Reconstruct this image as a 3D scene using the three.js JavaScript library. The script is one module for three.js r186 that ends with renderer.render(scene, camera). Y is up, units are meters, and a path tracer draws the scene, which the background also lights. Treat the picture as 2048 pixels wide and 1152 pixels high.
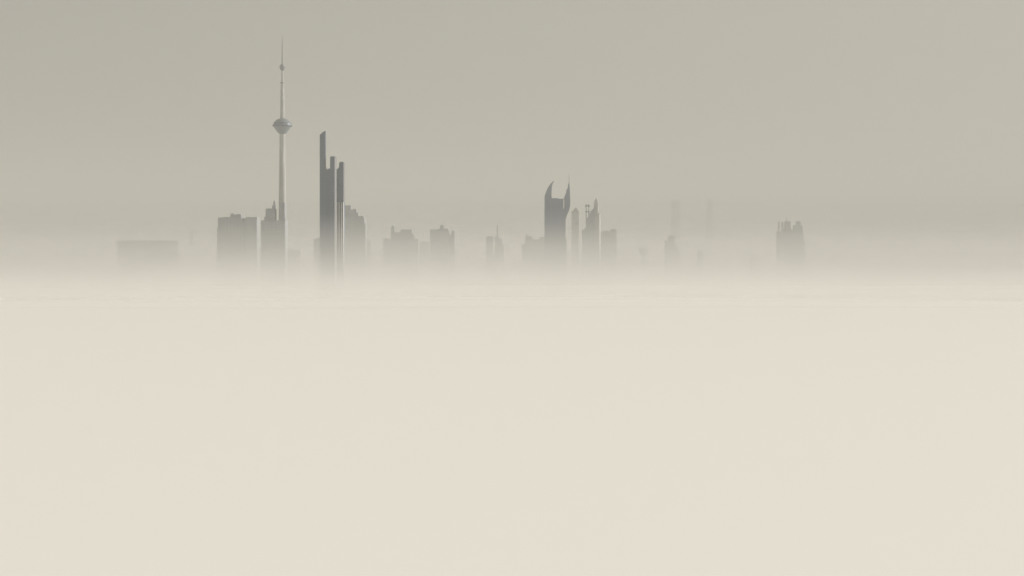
import * as THREE from 'three';
import { mergeGeometries } from 'three/addons/utils/BufferGeometryUtils.js';
import { ImprovedNoise } from 'three/addons/math/ImprovedNoise.js';

// ------------------------------------------------------------ camera, sky, sun, exposure
const EYE = 170;                       // a long lens on high ground, level with the lower rooftops
const FOCAL = 3267;                    // focal length in pixels of a 2048 x 1152 frame
const HORIZON = 440;                   // row of the horizon in that frame
const scene = new THREE.Scene();
const camera = new THREE.PerspectiveCamera(2 * Math.atan(576 / FOCAL) * 180 / Math.PI, 2048 / 1152, 1, 60000);
camera.position.set(0, EYE, 0);
camera.lookAt(0, EYE, -100);
camera.setViewOffset(2048, 1152, 0, 576 - HORIZON, 2048, 1152);
scene.add(camera);

const renderer = new THREE.WebGLRenderer({ antialias: true });
renderer.setSize(1024, 576);
renderer.toneMapping = THREE.LinearToneMapping;
renderer.toneMappingExposure = 1.0;
renderer.shadowMap.enabled = true;

// hazy sun, low on the right and a little beyond the city
const SUN_AZ = 13, SUN_EL = 21;        // degrees past square right, degrees up
const rad = (d) => d * Math.PI / 180;
const sunDir = new THREE.Vector3(Math.cos(rad(SUN_AZ)) * Math.cos(rad(SUN_EL)), Math.sin(rad(SUN_EL)), -Math.sin(rad(SUN_AZ)) * Math.cos(rad(SUN_EL)));
const sun = new THREE.DirectionalLight(new THREE.Color().setRGB(1, 0.952, 0.875), 4.85);
sun.position.copy(sunDir).multiplyScalar(6000).add(new THREE.Vector3(0, 0, -2000));
sun.target.position.set(0, 0, -2000);
sun.castShadow = true;
sun.shadow.radius = 4;
sun.shadow.mapSize.set(4096, 4096);
Object.assign(sun.shadow.camera, { left: -2500, right: 2500, top: 2500, bottom: -2500, near: 100, far: 14000 });
scene.add(sun, sun.target);

// sky: dusty overcast air, a little brighter low down and towards the sun
{
  const W = 1024, H = 512, data = new Float32Array(W * H * 4), v = new THREE.Vector3();
  for (let j = 0; j < H; j++) for (let i = 0; i < W; i++) {
    const el = ((j + 0.5) / H - 0.5) * Math.PI, az = ((i + 0.5) / W - 0.5) * 2 * Math.PI;   // as three.js samples an equirectangular map
    v.set(Math.cos(el) * Math.cos(az), Math.sin(el), Math.cos(el) * Math.sin(az));
    const c = Math.max(0, v.dot(sunDir)), low = Math.exp(-Math.max(0, el) / 0.16);
    const b = 0.318 + 0.03 * low + 0.30 * Math.pow(0.5 + 0.5 * v.dot(sunDir), 2) + 0.35 * Math.pow(c, 10);
    const k = (j * W + i) * 4;
    data[k] = b; data[k + 1] = b * 0.957; data[k + 2] = b * (0.845 - 0.03 * low); data[k + 3] = 1;
  }
  const sky = new THREE.DataTexture(data, W, H, THREE.RGBAFormat, THREE.FloatType);
  sky.mapping = THREE.EquirectangularReflectionMapping;
  sky.magFilter = THREE.LinearFilter;
  sky.needsUpdate = true;
  scene.background = sky;
  scene.environment = sky;
}
scene.fog = new THREE.FogExp2(new THREE.Color().setRGB(1, 1, 0.94), 2.3e-4);

// ------------------------------------------------------------ helpers
let seed = 7;
const rnd = () => { seed = (seed * 1664525 + 1013904223) >>> 0; return seed / 4294967296; };
const noise = new ImprovedNoise();
const taken = {};
function numbered(name) {
  const n = taken[name] = (taken[name] ?? -1) + 1;
  return n ? `${name}_${String(n).padStart(3, '0')}` : name;
}
function add(name, geometry, material, parent) {
  const m = new THREE.Mesh(geometry, material);
  m.name = parent === scene ? numbered(name) : name;
  m.castShadow = m.receiveShadow = true;
  parent.add(m);
  return m;
}
// A thing stands on the ground at (column px, distance); its children are in metres, with px() / py() giving sizes read off at that distance
function thing(name, label, category, px, distance, yaw = 0, group) {
  const o = new THREE.Group();
  o.name = numbered(name);
  o.position.set((px - 1024) / FOCAL * distance, 0, -distance);
  o.rotation.y = rad(yaw);
  o.userData = { label, category };
  if (group) o.userData.group = group;
  scene.add(o);
  const s = distance / FOCAL;
  o.X = (p) => (p - px) * s;
  o.Y = (p) => EYE + (HORIZON - p) * s;
  return o;
}
const boxGeo = (x0, x1, y0, y1, z0, z1) => new THREE.BoxGeometry(x1 - x0, y1 - y0, z1 - z0).translate((x0 + x1) / 2, (y0 + y1) / 2, (z0 + z1) / 2);
function box(o, name, p0, p1, top, bottom, z0, z1, mat, parent = o) {
  const y0 = bottom === null ? 0 : o.Y(bottom);
  return add(name, boxGeo(o.X(p0), o.X(p1), y0, o.Y(top), z0, z1), mat, parent);
}
// storeys: thin glass ribbons standing 12 cm proud, joined into one part
function ribbons(o, p0, p1, top, z0, z1, mat, step = 3.8, parent = o, from = 40) {
  const list = [], x0 = o.X(p0), x1 = o.X(p1), y1 = o.Y(top) - 2.5;
  for (let y = from; y < y1; y += step) list.push(boxGeo(x0 - 0.12, x1 + 0.12, y, y + 1.7, z0 - 0.12, z1 + 0.12));
  if (!list.length) return;
  const m = add('window_ribbon', mergeGeometries(list), mat, parent);
  m.userData.kind = 'stuff';
}
function fins(o, p0, p1, top, z1, n, mat, parent = o) {
  const x0 = o.X(p0), x1 = o.X(p1), y1 = o.Y(top) - 0.4, list = [];
  for (let i = 0; i <= n; i++) { const x = x0 + (x1 - x0) * i / n; list.push(boxGeo(x - 0.28, x + 0.28, 0.2, y1, z1, z1 + 0.7)); }
  const m = add('facade_fin', mergeGeometries(list), mat, parent);
  m.userData.kind = 'stuff';
}
function parapet(o, p0, p1, top, z0, z1, mat, parent = o) {
  const x0 = o.X(p0), x1 = o.X(p1), y = o.Y(top), h = 1.1, t = 0.35;
  return add('parapet', mergeGeometries([
    boxGeo(x0 - 0.1, x1 + 0.1, y, y + h, z1 - t, z1 + 0.1), boxGeo(x0 - 0.1, x1 + 0.1, y, y + h, z0 - 0.1, z0 + t),
    boxGeo(x0 - 0.1, x0 + t, y, y + h, z0 + t, z1 - t), boxGeo(x1 - t, x1 + 0.1, y, y + h, z0 + t, z1 - t)]), mat, parent);
}
function rod(o, name, p, y0, y1, r0, r1, z, mat, parent = o) {
  const h = o.Y(y1) - o.Y(y0);
  return add(name, new THREE.CylinderGeometry(r1, r0, h, 10).translate(o.X(p), o.Y(y0) + h / 2, z), mat, parent);
}

// ------------------------------------------------------------ materials
// rain-streaked facade: tall soft streaks and fine grain, one texture for all
function streaks(k) {
  const W = 128, H = 256, d = new Uint8Array(W * H * 4);
  for (let y = 0; y < H; y++) for (let x = 0; x < W; x++) {
    const n = noise.noise(x * 0.16, y * 0.012, k) * 0.10 + noise.noise(x * 0.05, y * 0.03, k + 9) * 0.10 + noise.noise(x * 0.6, y * 0.5, k + 4) * 0.03;
    const g = Math.round(255 * Math.min(1, 0.88 + n)), i = (y * W + x) * 4;
    d[i] = d[i + 1] = d[i + 2] = g; d[i + 3] = 255;
  }
  const t = new THREE.DataTexture(d, W, H);
  t.colorSpace = THREE.SRGBColorSpace;
  t.wrapS = t.wrapT = THREE.RepeatWrapping;
  t.magFilter = THREE.LinearFilter;
  t.needsUpdate = true;
  return t;
}
const streakA = streaks(1.3), streakB = streaks(5.7);
const stdMat = (r, g, b, rough, map = null, metal = 0) => new THREE.MeshStandardMaterial({ color: new THREE.Color().setRGB(r, g, b), roughness: rough, metalness: metal, map });
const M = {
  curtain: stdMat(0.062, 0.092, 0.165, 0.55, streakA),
  curtainGlass: stdMat(0.052, 0.08, 0.145, 0.4),
  slate: stdMat(0.155, 0.195, 0.275, 0.75, streakB),
  slateGlass: stdMat(0.13, 0.168, 0.24, 0.5),
  side: stdMat(0.24, 0.245, 0.26, 0.7, streakA),
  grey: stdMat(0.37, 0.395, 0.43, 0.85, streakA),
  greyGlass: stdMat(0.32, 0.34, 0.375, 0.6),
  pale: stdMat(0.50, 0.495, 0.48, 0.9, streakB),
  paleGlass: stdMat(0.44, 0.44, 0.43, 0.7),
  bright: stdMat(0.72, 0.72, 0.70, 0.9),
  concrete: stdMat(0.52, 0.52, 0.515, 0.85, streakB),
  pod: stdMat(0.16, 0.185, 0.21, 0.5),
  steel: stdMat(0.22, 0.22, 0.22, 0.5, null, 0.3),
  ground: stdMat(0.12, 0.115, 0.10, 0.95),
};
const white = (a) => new THREE.Color().setRGB(a, a * 0.984, a * 0.95);

// ------------------------------------------------------------ the setting: ground, fog sea, mist standing round the city
{
  const g = add('ground', new THREE.CircleGeometry(18000, 64).rotateX(-Math.PI / 2), M.ground, scene);
  g.userData = { kind: 'structure', label: 'flat ground under the fog', };
}
// one drift of mist: the sloping face of a long low swell lying across the valley, denser towards its foot, thinning to nothing at its crest
function mistDrift(k, distance, reach, top, thick, base = FLOOR + 2, range = 42 - 0.5 * top, power = 1.85) {
  const pos = [], col = [], idx = [], nt = 20, na = 150;
  for (let i = 0; i <= nt; i++) for (let j = 0; j <= na; j++) {
    const e = j / na, t = -1 + i / nt, a = (e - 0.5) * 2 * 0.56;
    const wander = noise.noise(a * 5, k * 3.7, 1.5) * (base < FLOOR ? 25 : 70);
    const r = distance + wander + t * reach, x = distance * a;
    const crest = top + noise.noise(x / 210, k * 5.1, 7.5) * (base < FLOOR ? 3 : 6) + noise.noise(x / 60, k * 2.3, 3.5) * 2;
    const rise = (1 + Math.cos(Math.PI * t)) / 2, depth = base - (base - crest) * rise;
    const patch = 1 + 0.35 * noise.noise(x / 160, depth / 30, k * 1.9);
    const share = thick * Math.pow(Math.max(0, depth - top - 1) / range, power) * patch * smooth(e, 0, 0.1) * (1 - smooth(e, 0.9, 1)) * smooth(fogDepth(r) - depth, 0, base < FLOOR ? 1.6 : 50);
    pos.push(x, EYE - depth, -r);
    col.push(1, 1, 1, Math.min(1, Math.max(0, share)));
    if (i < nt && j < na) { const q = i * (na + 1) + j; idx.push(q, q + 1, q + na + 1, q + 1, q + na + 2, q + na + 1); }
  }
  const g = new THREE.BufferGeometry();
  g.setAttribute('position', new THREE.Float32BufferAttribute(pos, 3));
  g.setAttribute('normal', new THREE.Float32BufferAttribute(pos.map((_, i) => i % 3 === 1 ? 1 : 0), 3));   // droplets scatter alike whatever way the drift leans
  g.setAttribute('color', new THREE.Float32BufferAttribute(col, 4));
  g.setIndex(idx);
  return g;
}
const smooth = THREE.MathUtils.smoothstep;
const FLOOR = 125;                     // the fog top drops from the near bank into the valley where the city stands
const fogDepth = (r) => 42 + (FLOOR - 42) * smooth(r, 880, 1300);
{
  // the dense fog: an unbroken pale surface out to the horizon
  const ring = new THREE.RingGeometry(1, 45000, 160, 120).rotateX(-Math.PI / 2), p = ring.attributes.position;
  for (let i = 0; i < p.count; i++) {
    const q = Math.hypot(p.getX(i), p.getZ(i)), r = 20 * Math.pow(45000 / 20, (q - 1) / 44999), k = r / q;   // rings packed close near the lens
    p.setXYZ(i, p.getX(i) * k, EYE - fogDepth(r), p.getZ(i) * k);
  }
  const f = add('fog_cloud_sea', ring, new THREE.MeshStandardMaterial({ color: white(0.825), roughness: 1 }), scene);
  f.userData = { kind: 'structure', label: 'smooth cream fog sea filling the foreground out to the horizon' };
}
function mist(name, label, drifts, shade) {
  const m = new THREE.MeshStandardMaterial({ color: white(shade), roughness: 1, transparent: true, opacity: 0.29, vertexColors: true, side: THREE.DoubleSide });
  const f = add(name, mergeGeometries(drifts), m, scene);
  f.userData = { kind: 'stuff', label, category: 'mist' };
}
// white swells along the far edge of the near bank
mist('fog_cloud_swell', 'low white fog swells along the far edge of the fog sea',
  [[850, 130, 20, 0.8, 56], [915, 130, 20, 0.95, 58], [975, 130, 20, 1.05, 64], [1030, 130, 21, 1.15, 76], [1085, 130, 21, 1.25, 90], [1150, 140, 21, 1.25, 105], [1230, 160, 22, 1.2, 118]].map((q, k) => mistDrift(k + 20, ...q, 27, 1.9)), 0.91);
// thinner mist beyond: drifts that begin before the city and lie between its blocks
mist('mist_cloud_layer', 'thin grey mist lying in drifts round the feet of the towers',
  [[1350, 240, -13, 0.84], [1430, 240, -14, 0.84], [1500, 240, -14, 0.84], [1570, 240, -13, 0.84], [1640, 240, -12, 0.84], [1900, 240, 0, 0.5], [2120, 240, 4, 0.5], [2350, 240, 8, 0.5], [2650, 240, 14, 0.5]].map((q, k) => mistDrift(k, ...q)), 0.69);

// ------------------------------------------------------------ the broadcast tower
{
  const o = thing('broadcast_tower', 'slender pale broadcast tower with round pod and needle mast, tallest on the skyline', 'tower', 564.7, 2120);
  const s = 2120 / FOCAL, lathe = (pts, n = 40) => new THREE.LatheGeometry(pts.map(([r, y]) => new THREE.Vector2(Math.max(r * s, 0.01), o.Y(y))), n);
  const floor = HORIZON + EYE / s;
  add('shaft', lathe([[13, floor], [9.5, 560], [7.9, 470], [7.2, 420], [6.5, 350], [5.9, 300], [5.6, 268]]), M.concrete, o);
  const pod = add('pod', lathe([[5.6, 268], [8, 266.3], [12.5, 261], [16, 256], [18.2, 252.6], [19, 251.4], [18.6, 249], [16.8, 245], [13, 240.6], [8.5, 238], [4.4, 236.8]], 56), M.pod, o);
  add('observation_rim', lathe([[18.4, 252.9], [20.2, 252.6], [20.3, 251.2], [18.6, 250.6]], 56), M.curtain, pod);
  add('window_ring', lathe([[17.75, 248.2], [18.25, 248], [17.1, 245.4], [16.7, 245.6]], 56), M.curtainGlass, pod);
  add('upper_shaft', lathe([[4.4, 237], [4.1, 215], [3.7, 190], [3.4, 166]]), M.concrete, o);
  add('collar', lathe([[3.4, 167], [4.2, 166.6], [4.2, 164.6], [2.4, 163.6]], 24), M.steel, o);
  add('lower_mast', lathe([[2.4, 164], [2.0, 150], [1.8, 141]], 20), M.concrete, o);
  const ball = add('upper_pod', lathe([[1.8, 142], [4.4, 138.6], [5.4, 135], [5.3, 132.6], [3.8, 129.6], [1.9, 127.6]], 28), M.pod, o);
  add('rim', lathe([[5.2, 134.6], [7.2, 134.3], [7.2, 133.4], [5.2, 133.2]], 28), M.steel, ball);
  add('needle_mast', lathe([[1.7, 128], [1.4, 110], [1.1, 95], [0.85, 84], [0.5, 73]], 14), M.steel, o);
}

// ------------------------------------------------------------ the dark slab cluster
{
  const o = thing('slab_skyscraper', 'dark tall skyscraper of three stepped vertical slabs right of the broadcast tower', 'skyscraper', 663, 1700);
  // left slab with a sloping top
  const sh = new THREE.Shape();
  sh.moveTo(o.X(639.5), 0); sh.lineTo(o.X(650), 0); sh.lineTo(o.X(650), o.Y(261.6)); sh.lineTo(o.X(648.6), o.Y(262)); sh.lineTo(o.X(640.4), o.Y(268.6)); sh.lineTo(o.X(639.5), o.Y(270)); sh.closePath();
  add('left_slab', new THREE.ExtrudeGeometry(sh, { depth: 9, bevelEnabled: false }).translate(0, 0, -9), M.curtain, o);
  box(o, 'connecting_block', 649.98, 660.2, 343, null, -16, -0.3, M.curtain);
  box(o, 'roof_block', 651.8, 654.2, 338.5, 343, -8, -1.5, M.curtain);
  box(o, 'roof_block', 656, 660.2, 337, 343, -9, -1, M.curtain);
  box(o, 'roof_block', 654.4, 655.9, 341, 343, -9, -1, M.curtain);
  rod(o, 'antenna', 652.8, 338.5, 335, 0.5, 0.3, -4, M.steel);
  const mid = box(o, 'middle_slab', 660.2, 668.9, 313.8, null, -21, 0, M.curtain);
  box(o, 'roof_cap', 661, 668.5, 312.6, 313.8, -19, -1, M.curtain, mid);
  box(o, 'side_wall', 668.9, 669.15, 314.6, null, -20.6, -0.4, M.side, mid);
  ribbons(o, 639.6, 649.9, 275, -9, 0, M.curtainGlass);
  ribbons(o, 660.2, 668.6, 316, -21, 0, M.curtainGlass);
  // right slab, standing behind the middle one: solid above, open columns below
  const K = 1724 / 1700, c = (p) => 1024 + (p - 1024) * K, r = (p) => HORIZON + (p - HORIZON) * K, Z = -24;
  box(o, 'right_slab', c(678), c(686.8), r(326), r(404), Z - 17, Z, M.curtain);
  box(o, 'slab_crown', c(679.2), c(685.6), r(323.6), r(326), Z - 15, Z - 1.5, M.curtain);
  box(o, 'shoulder_block', c(673.2), c(678), r(338), r(404), Z - 14, Z - 0.6, M.curtain);
  box(o, 'shoulder_step', c(675.4), c(678), r(335.6), r(338), Z - 11, Z - 1.6, M.curtain);
  box(o, 'side_wall', c(686.8), c(687.05), r(327), r(404), Z - 16.6, Z - 0.4, M.side);
  box(o, 'recessed_core', c(673.2), c(686.6), r(404), null, Z - 17, Z - 4, M.slate);
  for (const p of [677.8, 682.6, 686.2]) box(o, 'column', c(p - 0.6), c(p + 0.6), r(404), null, Z - 3.9, Z - 0.4, M.bright);
  for (const p of [674.4, 680.2, 684.5]) box(o, 'dark_column', c(p - 0.7), c(p + 0.7), r(404), null, Z - 3.9, Z - 0.9, M.curtain);
  ribbons(o, c(678), c(686.5), r(330), Z - 17, Z, M.curtainGlass, 3.8, o, o.Y(r(404)) + 2);
}

// ------------------------------------------------------------ low blocks on the left
{
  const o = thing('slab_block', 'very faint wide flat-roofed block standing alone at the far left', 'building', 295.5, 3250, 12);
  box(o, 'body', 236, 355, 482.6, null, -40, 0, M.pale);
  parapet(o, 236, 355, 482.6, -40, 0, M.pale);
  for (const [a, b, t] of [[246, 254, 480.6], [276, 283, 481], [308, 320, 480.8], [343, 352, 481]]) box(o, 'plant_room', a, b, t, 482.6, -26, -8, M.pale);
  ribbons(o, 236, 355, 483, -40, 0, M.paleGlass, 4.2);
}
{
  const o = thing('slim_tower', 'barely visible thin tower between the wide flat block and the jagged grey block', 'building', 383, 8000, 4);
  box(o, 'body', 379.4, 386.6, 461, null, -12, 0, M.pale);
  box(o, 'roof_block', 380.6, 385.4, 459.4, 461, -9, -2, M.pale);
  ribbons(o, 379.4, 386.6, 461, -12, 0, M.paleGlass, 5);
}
{
  const o = thing('apartment_block', 'broad grey block with a ragged rooftop crown left of the broadcast tower', 'building', 474, 2400, -2);
  box(o, 'body', 436, 485, 435, null, -26, 0, M.grey);
  box(o, 'side_wing', 433.6, 436, 456, null, -24, -1.2, M.grey);
  box(o, 'link_block', 485, 491.4, 441.2, null, -22, -2, M.grey);
  box(o, 'right_wing', 491.4, 513.6, 435.6, null, -24, -1, M.grey);
  const crown = box(o, 'roof_crown', 459, 481, 430.6, 435, -18, -4, M.grey);
  box(o, 'plant_room', 460, 467.2, 426.8, 430.6, -14, -5, M.grey, crown);
  box(o, 'plant_room', 468.4, 471.2, 429, 430.6, -14, -5, M.grey, crown);
  box(o, 'plant_room', 472, 480.2, 428, 430.6, -15, -5, M.grey, crown);
  box(o, 'roof_edge', 445, 455, 434, 435, -16, -2, M.grey);
  parapet(o, 491.4, 513.6, 435.6, -24, -1, M.grey);
  ribbons(o, 436, 485, 437, -26, 0, M.greyGlass);
  ribbons(o, 491.4, 513.6, 437, -24, -1, M.greyGlass);
  fins(o, 436, 485, 436, 0, 7, M.grey);
}
{
  const o = thing('stepped_block', 'grey block with two tall roof stubs standing in front of the broadcast tower shaft', 'building', 546, 2060);
  box(o, 'body', 522.4, 569.8, 440.6, null, -28, 0, M.grey);
  const left = box(o, 'left_roof_tower', 530.4, 549, 418, 440.6, -18, -3, M.grey);
  box(o, 'roof_edge', 531.5, 543, 417, 418, -16, -4, M.grey, left);
  box(o, 'step', 527.6, 530.4, 433.5, 440.6, -16, -4, M.grey);
  const chimney = box(o, 'roof_spire', 545.6, 549, 402.6, 418, -9, -4, M.grey, left);
  box(o, 'spire_step', 543.4, 545.6, 410.5, 418, -9, -4, M.grey, left);
  rod(o, 'spire_tip', 547.8, 402.6, 400, 0.7, 0.2, -6, M.steel, left);
  const right = box(o, 'right_roof_tower', 558.4, 568.6, 405, 440.6, -20, -3, M.grey);
  box(o, 'side_block', 557, 558.4, 421, 440.6, -16, -4, M.grey, right);
  box(o, 'low_step', 568.6, 570, 437, 440.6, -16, -4, M.grey);
  ribbons(o, 522.4, 569.8, 443, -28, 0, M.greyGlass);
  fins(o, 522.4, 569.8, 442, 0, 6, M.grey);
}
{
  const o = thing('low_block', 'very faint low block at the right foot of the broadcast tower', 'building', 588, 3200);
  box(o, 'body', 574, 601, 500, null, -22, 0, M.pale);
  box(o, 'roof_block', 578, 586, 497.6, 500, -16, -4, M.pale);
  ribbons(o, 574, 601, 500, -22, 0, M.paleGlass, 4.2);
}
{
  const o = thing('podium_block', 'faint low block at the left foot of the dark slab skyscraper', 'building', 633, 2300);
  box(o, 'body', 627.4, 641, 478, null, -24, 0, M.grey);
  box(o, 'roof_block', 634, 639, 475.6, 478, -14, -3, M.grey);
  ribbons(o, 627.4, 641, 479, -24, 0, M.greyGlass);
}
{
  const o = thing('stepped_block', 'pale grey block with a stepped roofline directly behind the right of the dark slab skyscraper', 'building', 709, 3000, -4);
  box(o, 'body', 684, 716, 431, null, -30, -2, M.grey);
  box(o, 'left_roof_tower', 688, 701, 410.6, 431, -22, -4, M.grey);
  box(o, 'roof_step', 701, 712, 419.4, 431, -22, -4, M.grey);
  box(o, 'roof_step', 704, 710.5, 418, 419.4, -18, -6, M.grey);
  box(o, 'roof_step', 712, 716, 425, 431, -22, -4, M.grey);
  box(o, 'right_wing', 716, 728.6, 436, null, -26, 0, M.grey);
  box(o, 'roof_block', 716, 726.6, 432, 436, -20, -3, M.grey);
  box(o, 'side_wing', 728.6, 730.6, 446, null, -22, -2, M.grey);
  ribbons(o, 716, 728.6, 438, -26, 0, M.greyGlass);
  ribbons(o, 684, 715.9, 433, -30, -2, M.greyGlass);
}
{
  const o = thing('low_block', 'ghostly low block just right of the stepped block behind the dark slab skyscraper', 'building', 735, 3400, 14);
  box(o, 'body', 729, 741, 481, null, -18, 0, M.pale);
  box(o, 'roof_block', 731, 736, 479, 481, -12, -4, M.pale);
}

// ------------------------------------------------------------ blocks in the middle
{
  const o = thing('apartment_block', 'pale grey block with a pointed left roof corner, first block right of the skyscraper cluster', 'building', 800, 2950, -3);
  box(o, 'body', 766.6, 833.6, 478.4, null, -30, 0, M.grey);
  box(o, 'upper_body', 781, 827, 467.5, 478.4, -26, -2, M.grey);
  const stub = box(o, 'roof_tower', 781.6, 788.6, 453.6, 467.5, -16, -3, M.grey);
  box(o, 'roof_tip', 783, 787, 451, 453.6, -14, -4, M.grey, stub);
  box(o, 'roof_step', 788.6, 800.8, 464.6, 467.5, -18, -3, M.grey);
  box(o, 'roof_block', 800.8, 823.4, 459, 467.5, -22, -3, M.grey);
  box(o, 'roof_edge', 768, 775, 477, 478.4, -12, -2, M.grey);
  ribbons(o, 766.6, 833.6, 480, -30, 0, M.greyGlass);
  fins(o, 766.6, 833.6, 479.4, 0, 8, M.grey);
}
{
  const o = thing('low_block', 'ghostly narrow block close to the left of the round-crowned block', 'building', 850, 3500, 10);
  box(o, 'body', 842, 858, 484, null, -22, 0, M.pale);
  box(o, 'roof_block', 846, 853, 482.4, 484, -14, -4, M.pale);
}
{
  const o = thing('office_block', 'pale grey block with a rounded roof crown and a narrow pier at its right', 'building', 879, 2950, -5);
  box(o, 'body', 860.4, 897, 459, null, -26, 0, M.grey);
  const crown = add('roof_crown', new THREE.CylinderGeometry(4.2, 4.9, o.Y(451) - o.Y(457.4), 20).translate(o.X(884), (o.Y(451) + o.Y(457.4)) / 2, -9), M.grey, o);
  add('crown_cap', new THREE.SphereGeometry(4.2, 20, 8, 0, Math.PI * 2, 0, Math.PI / 2).scale(1, 0.3, 1).translate(o.X(884), o.Y(451), -9), M.grey, crown);
  box(o, 'roof_block', 876, 896, 457.2, 459, -20, -2, M.grey);
  box(o, 'pier', 902.4, 909, 461.4, null, -16, -2, M.grey);
  box(o, 'link_wall', 897, 902.4, 470, null, -14, -8, M.pale);
  ribbons(o, 860.4, 897, 460, -26, 0, M.greyGlass);
  fins(o, 860.4, 897, 460, 0, 5, M.grey);
}
{
  const o = thing('split_block', 'faint narrow block split by a light slit, with a thin roof antenna', 'building', 989, 2800);
  box(o, 'left_body', 972.4, 986, 472.6, null, -24, 0, M.grey);
  box(o, 'link_block', 986, 989.8, 512, null, -20, -5, M.pale);
  box(o, 'right_body', 989.8, 998.6, 472.8, null, -24, 0, M.grey);
  box(o, 'roof_step', 998.6, 1004, 478, null, -22, -1, M.grey);
  box(o, 'side_wing', 1004, 1007.5, 489, null, -20, -2, M.grey);
  rod(o, 'antenna', 994.8, 472.8, 450, 1.3, 0.7, -8, M.steel);
  ribbons(o, 972.4, 986, 474, -24, 0, M.greyGlass);
  ribbons(o, 989.8, 998.6, 474, -24, 0, M.greyGlass);
}

// ------------------------------------------------------------ the horned tower and its neighbours
{
  const o = thing('low_block', 'grey low block with a notched roof against the left of the horned tower', 'building', 1067, 2500);
  box(o, 'body', 1050, 1090, 479, null, -28, 0, M.pale);
  box(o, 'side_wing', 1044.4, 1050, 489, null, -24, -2, M.pale);
  const r = box(o, 'roof_block', 1051, 1065, 472.6, 479, -18, -3, M.pale);
  box(o, 'roof_tip', 1052, 1055, 468, 472.6, -12, -4, M.pale, r);
  box(o, 'roof_block', 1079.5, 1090, 474, 479, -18, -3, M.pale);
  ribbons(o, 1050, 1090, 481, -28, 0, M.paleGlass);
}
{
  const o = thing('horned_skyscraper', 'dark tower with a curved horn at left and a pointed fin at right', 'skyscraper', 1110, 2400);
  const P = (s, x, y) => s.lineTo(o.X(x), o.Y(y));
  box(o, 'body', 1089.7, 1129, 397.4, null, -26, 0, M.slate);
  box(o, 'roof_edge', 1105, 1116, 396.4, 397.4, -20, -2, M.slate);
  const horn = new THREE.Shape();
  horn.moveTo(o.X(1089.7), o.Y(397.4));
  P(horn, 1103.6, 397.4); P(horn, 1102.6, 391); P(horn, 1103, 379); P(horn, 1103.8, 371.5); P(horn, 1105.6, 366); P(horn, 1108.4, 361.6);
  P(horn, 1106.4, 362.6); P(horn, 1103, 366); P(horn, 1099, 371.4); P(horn, 1095, 378.6); P(horn, 1092, 386); P(horn, 1090.2, 392);
  horn.closePath();
  add('left_horn', new THREE.ExtrudeGeometry(horn, { depth: 20, bevelEnabled: true, bevelSize: 0.25, bevelThickness: 0.25, bevelSegments: 1 }).translate(0, 0, -22), M.slate, o);
  const fin = new THREE.Shape();
  fin.moveTo(o.X(1129.2), o.Y(440));
  P(fin, 1131.4, 438); P(fin, 1133.6, 430); P(fin, 1137, 423); P(fin, 1139.6, 415); P(fin, 1140.4, 404); P(fin, 1140.1, 391); P(fin, 1139.3, 376); P(fin, 1138.6, 365);
  P(fin, 1137.6, 368); P(fin, 1136.8, 374); P(fin, 1135.4, 378); P(fin, 1134, 379); P(fin, 1133.6, 384); P(fin, 1131.6, 389); P(fin, 1130, 393); P(fin, 1129.2, 397);
  fin.closePath();
  const f = add('right_fin', new THREE.ExtrudeGeometry(fin, { depth: 16, bevelEnabled: true, bevelSize: 0.25, bevelThickness: 0.25, bevelSegments: 1 }).translate(0, 0, -17), M.slate, o);
  rod(o, 'antenna', 1138.4, 366.5, 349.5, 0.45, 0.2, -8, M.steel, f);
  box(o, 'slit_panel', 1126, 1128.6, 398.6, 417, -0.2, 0.45, M.bright);
  box(o, 'lower_fin', 1129, 1131.2, 438, null, -18, -2, M.slate);
  box(o, 'right_wing', 1131.2, 1133.4, 478, null, -20, -1, M.grey);
  ribbons(o, 1089.7, 1129, 421, -26, 0, M.slateGlass);
  fins(o, 1089.7, 1126, 398, 0, 6, M.slate);
}
{
  const o = thing('slim_tower', 'faint slender tower between the horned tower and the masted tower', 'building', 1151, 3200, 3);
  box(o, 'body', 1144.6, 1157.8, 421.6, null, -18, 0, M.pale);
  const c = box(o, 'roof_block', 1148, 1156, 418.4, 421.6, -14, -3, M.pale);
  box(o, 'roof_tip', 1150.6, 1154, 415.6, 418.4, -11, -5, M.pale, c);
  box(o, 'belt_course', 1149, 1158, 446, 447.4, -17, 0.5, M.slate);
  ribbons(o, 1144.6, 1157.8, 423, -18, 0, M.paleGlass, 4.4);
}
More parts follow.
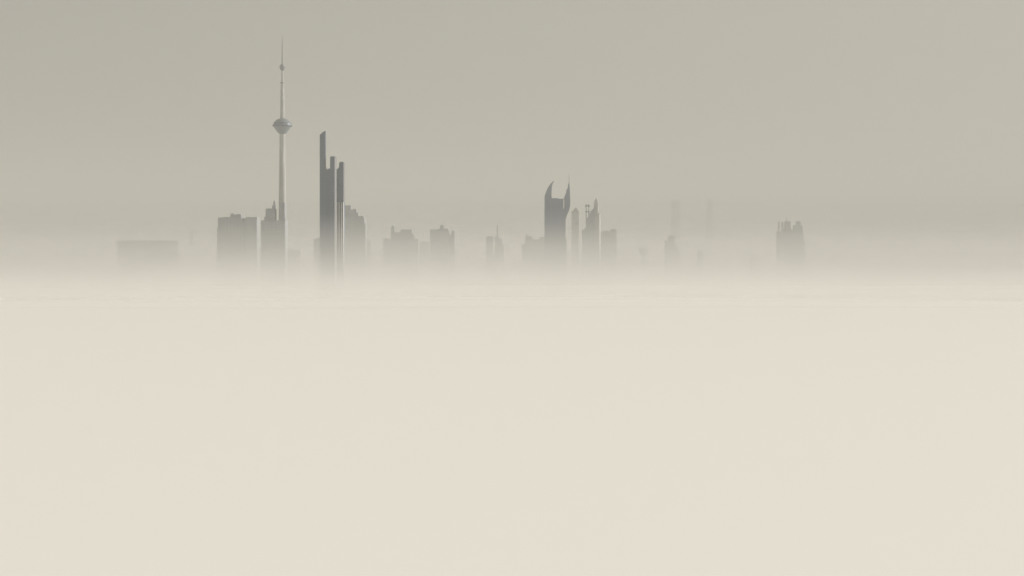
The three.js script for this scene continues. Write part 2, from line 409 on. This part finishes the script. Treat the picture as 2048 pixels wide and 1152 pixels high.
{
  const o = thing('masted_tower', 'grey tower with a sloping shoulder, pointed crown and two cross-armed roof masts', 'skyscraper', 1181, 2750, -9);
  box(o, 'lower_body', 1163.8, 1190, 459.6, null, -22, 0, M.grey);
  box(o, 'shoulder_block', 1168.4, 1172, 456, 459.6, -16, -2, M.grey);
  const w = new THREE.Shape(), P = (s, x, y) => s.lineTo(o.X(x), o.Y(y));
  w.moveTo(o.X(1172), o.Y(459.6)); P(w, 1189.6, 459.6); P(w, 1189.6, 415); P(w, 1187.6, 414.6); P(w, 1186, 418); P(w, 1182.4, 421); P(w, 1180.6, 425); P(w, 1178.4, 427); P(w, 1177.8, 434); P(w, 1172, 436);
  w.closePath();
  const wedge = add('sloping_block', new THREE.ExtrudeGeometry(w, { depth: 16, bevelEnabled: false }).translate(0, 0, -17), M.grey, o);
  const back = box(o, 'rear_body', 1189.6, 1198.6, 427.6, null, -20, -2, M.pale);
  box(o, 'roof_edge', 1193, 1199.2, 426.4, 427.6, -16, -4, M.pale, back);
  const c = new THREE.Shape();
  c.moveTo(o.X(1187.2), o.Y(428)); P(c, 1195, 428); P(c, 1195.4, 408); P(c, 1194.6, 401); P(c, 1193.2, 398); P(c, 1192.2, 394.6); P(c, 1190.6, 398); P(c, 1188.6, 401); P(c, 1187.4, 405.5);
  c.closePath();
  add('pointed_crown', new THREE.ExtrudeGeometry(c, { depth: 9, bevelEnabled: false }).translate(0, 0, -13), M.pale, o);
  for (const p of [1171.8, 1176.8]) {
    const m = rod(o, 'mast', p, 460, 408, 0.75, 0.6, -5, M.slate, wedge);
    box(o, 'cross_arm', p - 2.6, p + 2.6, 410.6, 413, -5.8, -4.2, M.slate, wedge);
    box(o, 'cross_arm', p - 2.4, p + 2.4, 422.4, 424.4, -5.8, -4.2, M.slate, wedge);
  }
  ribbons(o, 1163.8, 1190, 462, -22, 0, M.greyGlass);
  ribbons(o, 1189.6, 1198.6, 430, -20, -2, M.paleGlass);
}
{
  const o = thing('apartment_block', 'faint plain block close to the right of the masted tower', 'building', 1218, 2800, 2);
  box(o, 'body', 1203, 1224, 462.8, null, -26, -2, M.pale);
  box(o, 'right_wing', 1224, 1233.2, 459, null, -24, 0, M.pale);
  box(o, 'roof_block', 1211, 1216, 461, 462.8, -18, -6, M.pale);
  box(o, 'roof_block', 1226, 1231, 457.6, 459, -16, -4, M.pale);
  ribbons(o, 1203, 1224, 464, -26, -2, M.paleGlass);
  ribbons(o, 1224, 1233.2, 461, -24, 0, M.paleGlass);
}

// ------------------------------------------------------------ far ghosts on the right
{
  const o = thing('water_tower', 'ghostly broad-headed tower on a narrow stem right of the plain block', 'tower', 1288, 4300);
  const s = 4300 / FOCAL, floor = HORIZON + EYE / s;
  add('stem', new THREE.CylinderGeometry(4.5, 5.5, o.Y(508), 20).translate(0, o.Y(508) / 2, -10), M.pale, o);
  add('head', new THREE.LatheGeometry([[4.5, 512], [8, 508], [10.6, 502], [10.2, 496], [6, 493.6], [0.02, 493]].map(([r, y]) => new THREE.Vector2(r * s, o.Y(y))), 28).translate(0, 0, -10), M.pale, o);
}
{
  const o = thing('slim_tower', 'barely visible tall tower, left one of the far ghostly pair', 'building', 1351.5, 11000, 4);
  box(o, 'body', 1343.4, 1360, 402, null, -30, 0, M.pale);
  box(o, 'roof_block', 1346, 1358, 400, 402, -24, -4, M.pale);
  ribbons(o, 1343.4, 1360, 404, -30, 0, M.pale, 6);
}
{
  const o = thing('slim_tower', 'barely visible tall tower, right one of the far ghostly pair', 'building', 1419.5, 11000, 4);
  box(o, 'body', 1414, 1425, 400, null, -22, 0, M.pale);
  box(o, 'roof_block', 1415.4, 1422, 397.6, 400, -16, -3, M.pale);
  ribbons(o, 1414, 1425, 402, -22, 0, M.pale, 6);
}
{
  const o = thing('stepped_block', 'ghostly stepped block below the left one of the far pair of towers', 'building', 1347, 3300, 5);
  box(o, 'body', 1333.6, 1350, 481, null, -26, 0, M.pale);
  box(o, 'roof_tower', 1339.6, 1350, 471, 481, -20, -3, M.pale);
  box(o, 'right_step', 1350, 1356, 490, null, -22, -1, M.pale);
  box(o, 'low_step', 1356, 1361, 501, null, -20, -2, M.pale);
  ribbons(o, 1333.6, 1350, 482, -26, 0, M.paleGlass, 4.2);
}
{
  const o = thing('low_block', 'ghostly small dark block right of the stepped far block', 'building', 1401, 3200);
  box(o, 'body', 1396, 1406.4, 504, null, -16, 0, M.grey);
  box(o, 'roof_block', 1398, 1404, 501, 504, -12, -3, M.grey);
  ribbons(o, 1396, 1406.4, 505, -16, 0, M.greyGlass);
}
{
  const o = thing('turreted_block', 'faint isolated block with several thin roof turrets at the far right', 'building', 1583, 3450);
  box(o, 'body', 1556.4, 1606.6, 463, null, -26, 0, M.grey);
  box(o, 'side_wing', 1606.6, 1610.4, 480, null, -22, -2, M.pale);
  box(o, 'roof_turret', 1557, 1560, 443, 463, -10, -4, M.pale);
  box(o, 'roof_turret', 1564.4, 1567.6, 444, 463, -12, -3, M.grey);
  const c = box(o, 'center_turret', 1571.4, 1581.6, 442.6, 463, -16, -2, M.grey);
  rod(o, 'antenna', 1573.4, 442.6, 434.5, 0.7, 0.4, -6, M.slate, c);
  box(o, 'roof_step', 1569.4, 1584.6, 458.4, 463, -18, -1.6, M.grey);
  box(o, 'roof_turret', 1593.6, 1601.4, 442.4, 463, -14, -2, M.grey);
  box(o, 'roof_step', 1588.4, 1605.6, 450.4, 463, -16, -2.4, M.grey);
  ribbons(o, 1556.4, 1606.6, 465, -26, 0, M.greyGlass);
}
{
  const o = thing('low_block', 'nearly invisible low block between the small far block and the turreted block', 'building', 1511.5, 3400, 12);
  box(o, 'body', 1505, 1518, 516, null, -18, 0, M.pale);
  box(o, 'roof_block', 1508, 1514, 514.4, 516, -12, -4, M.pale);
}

renderer.render(scene, camera);
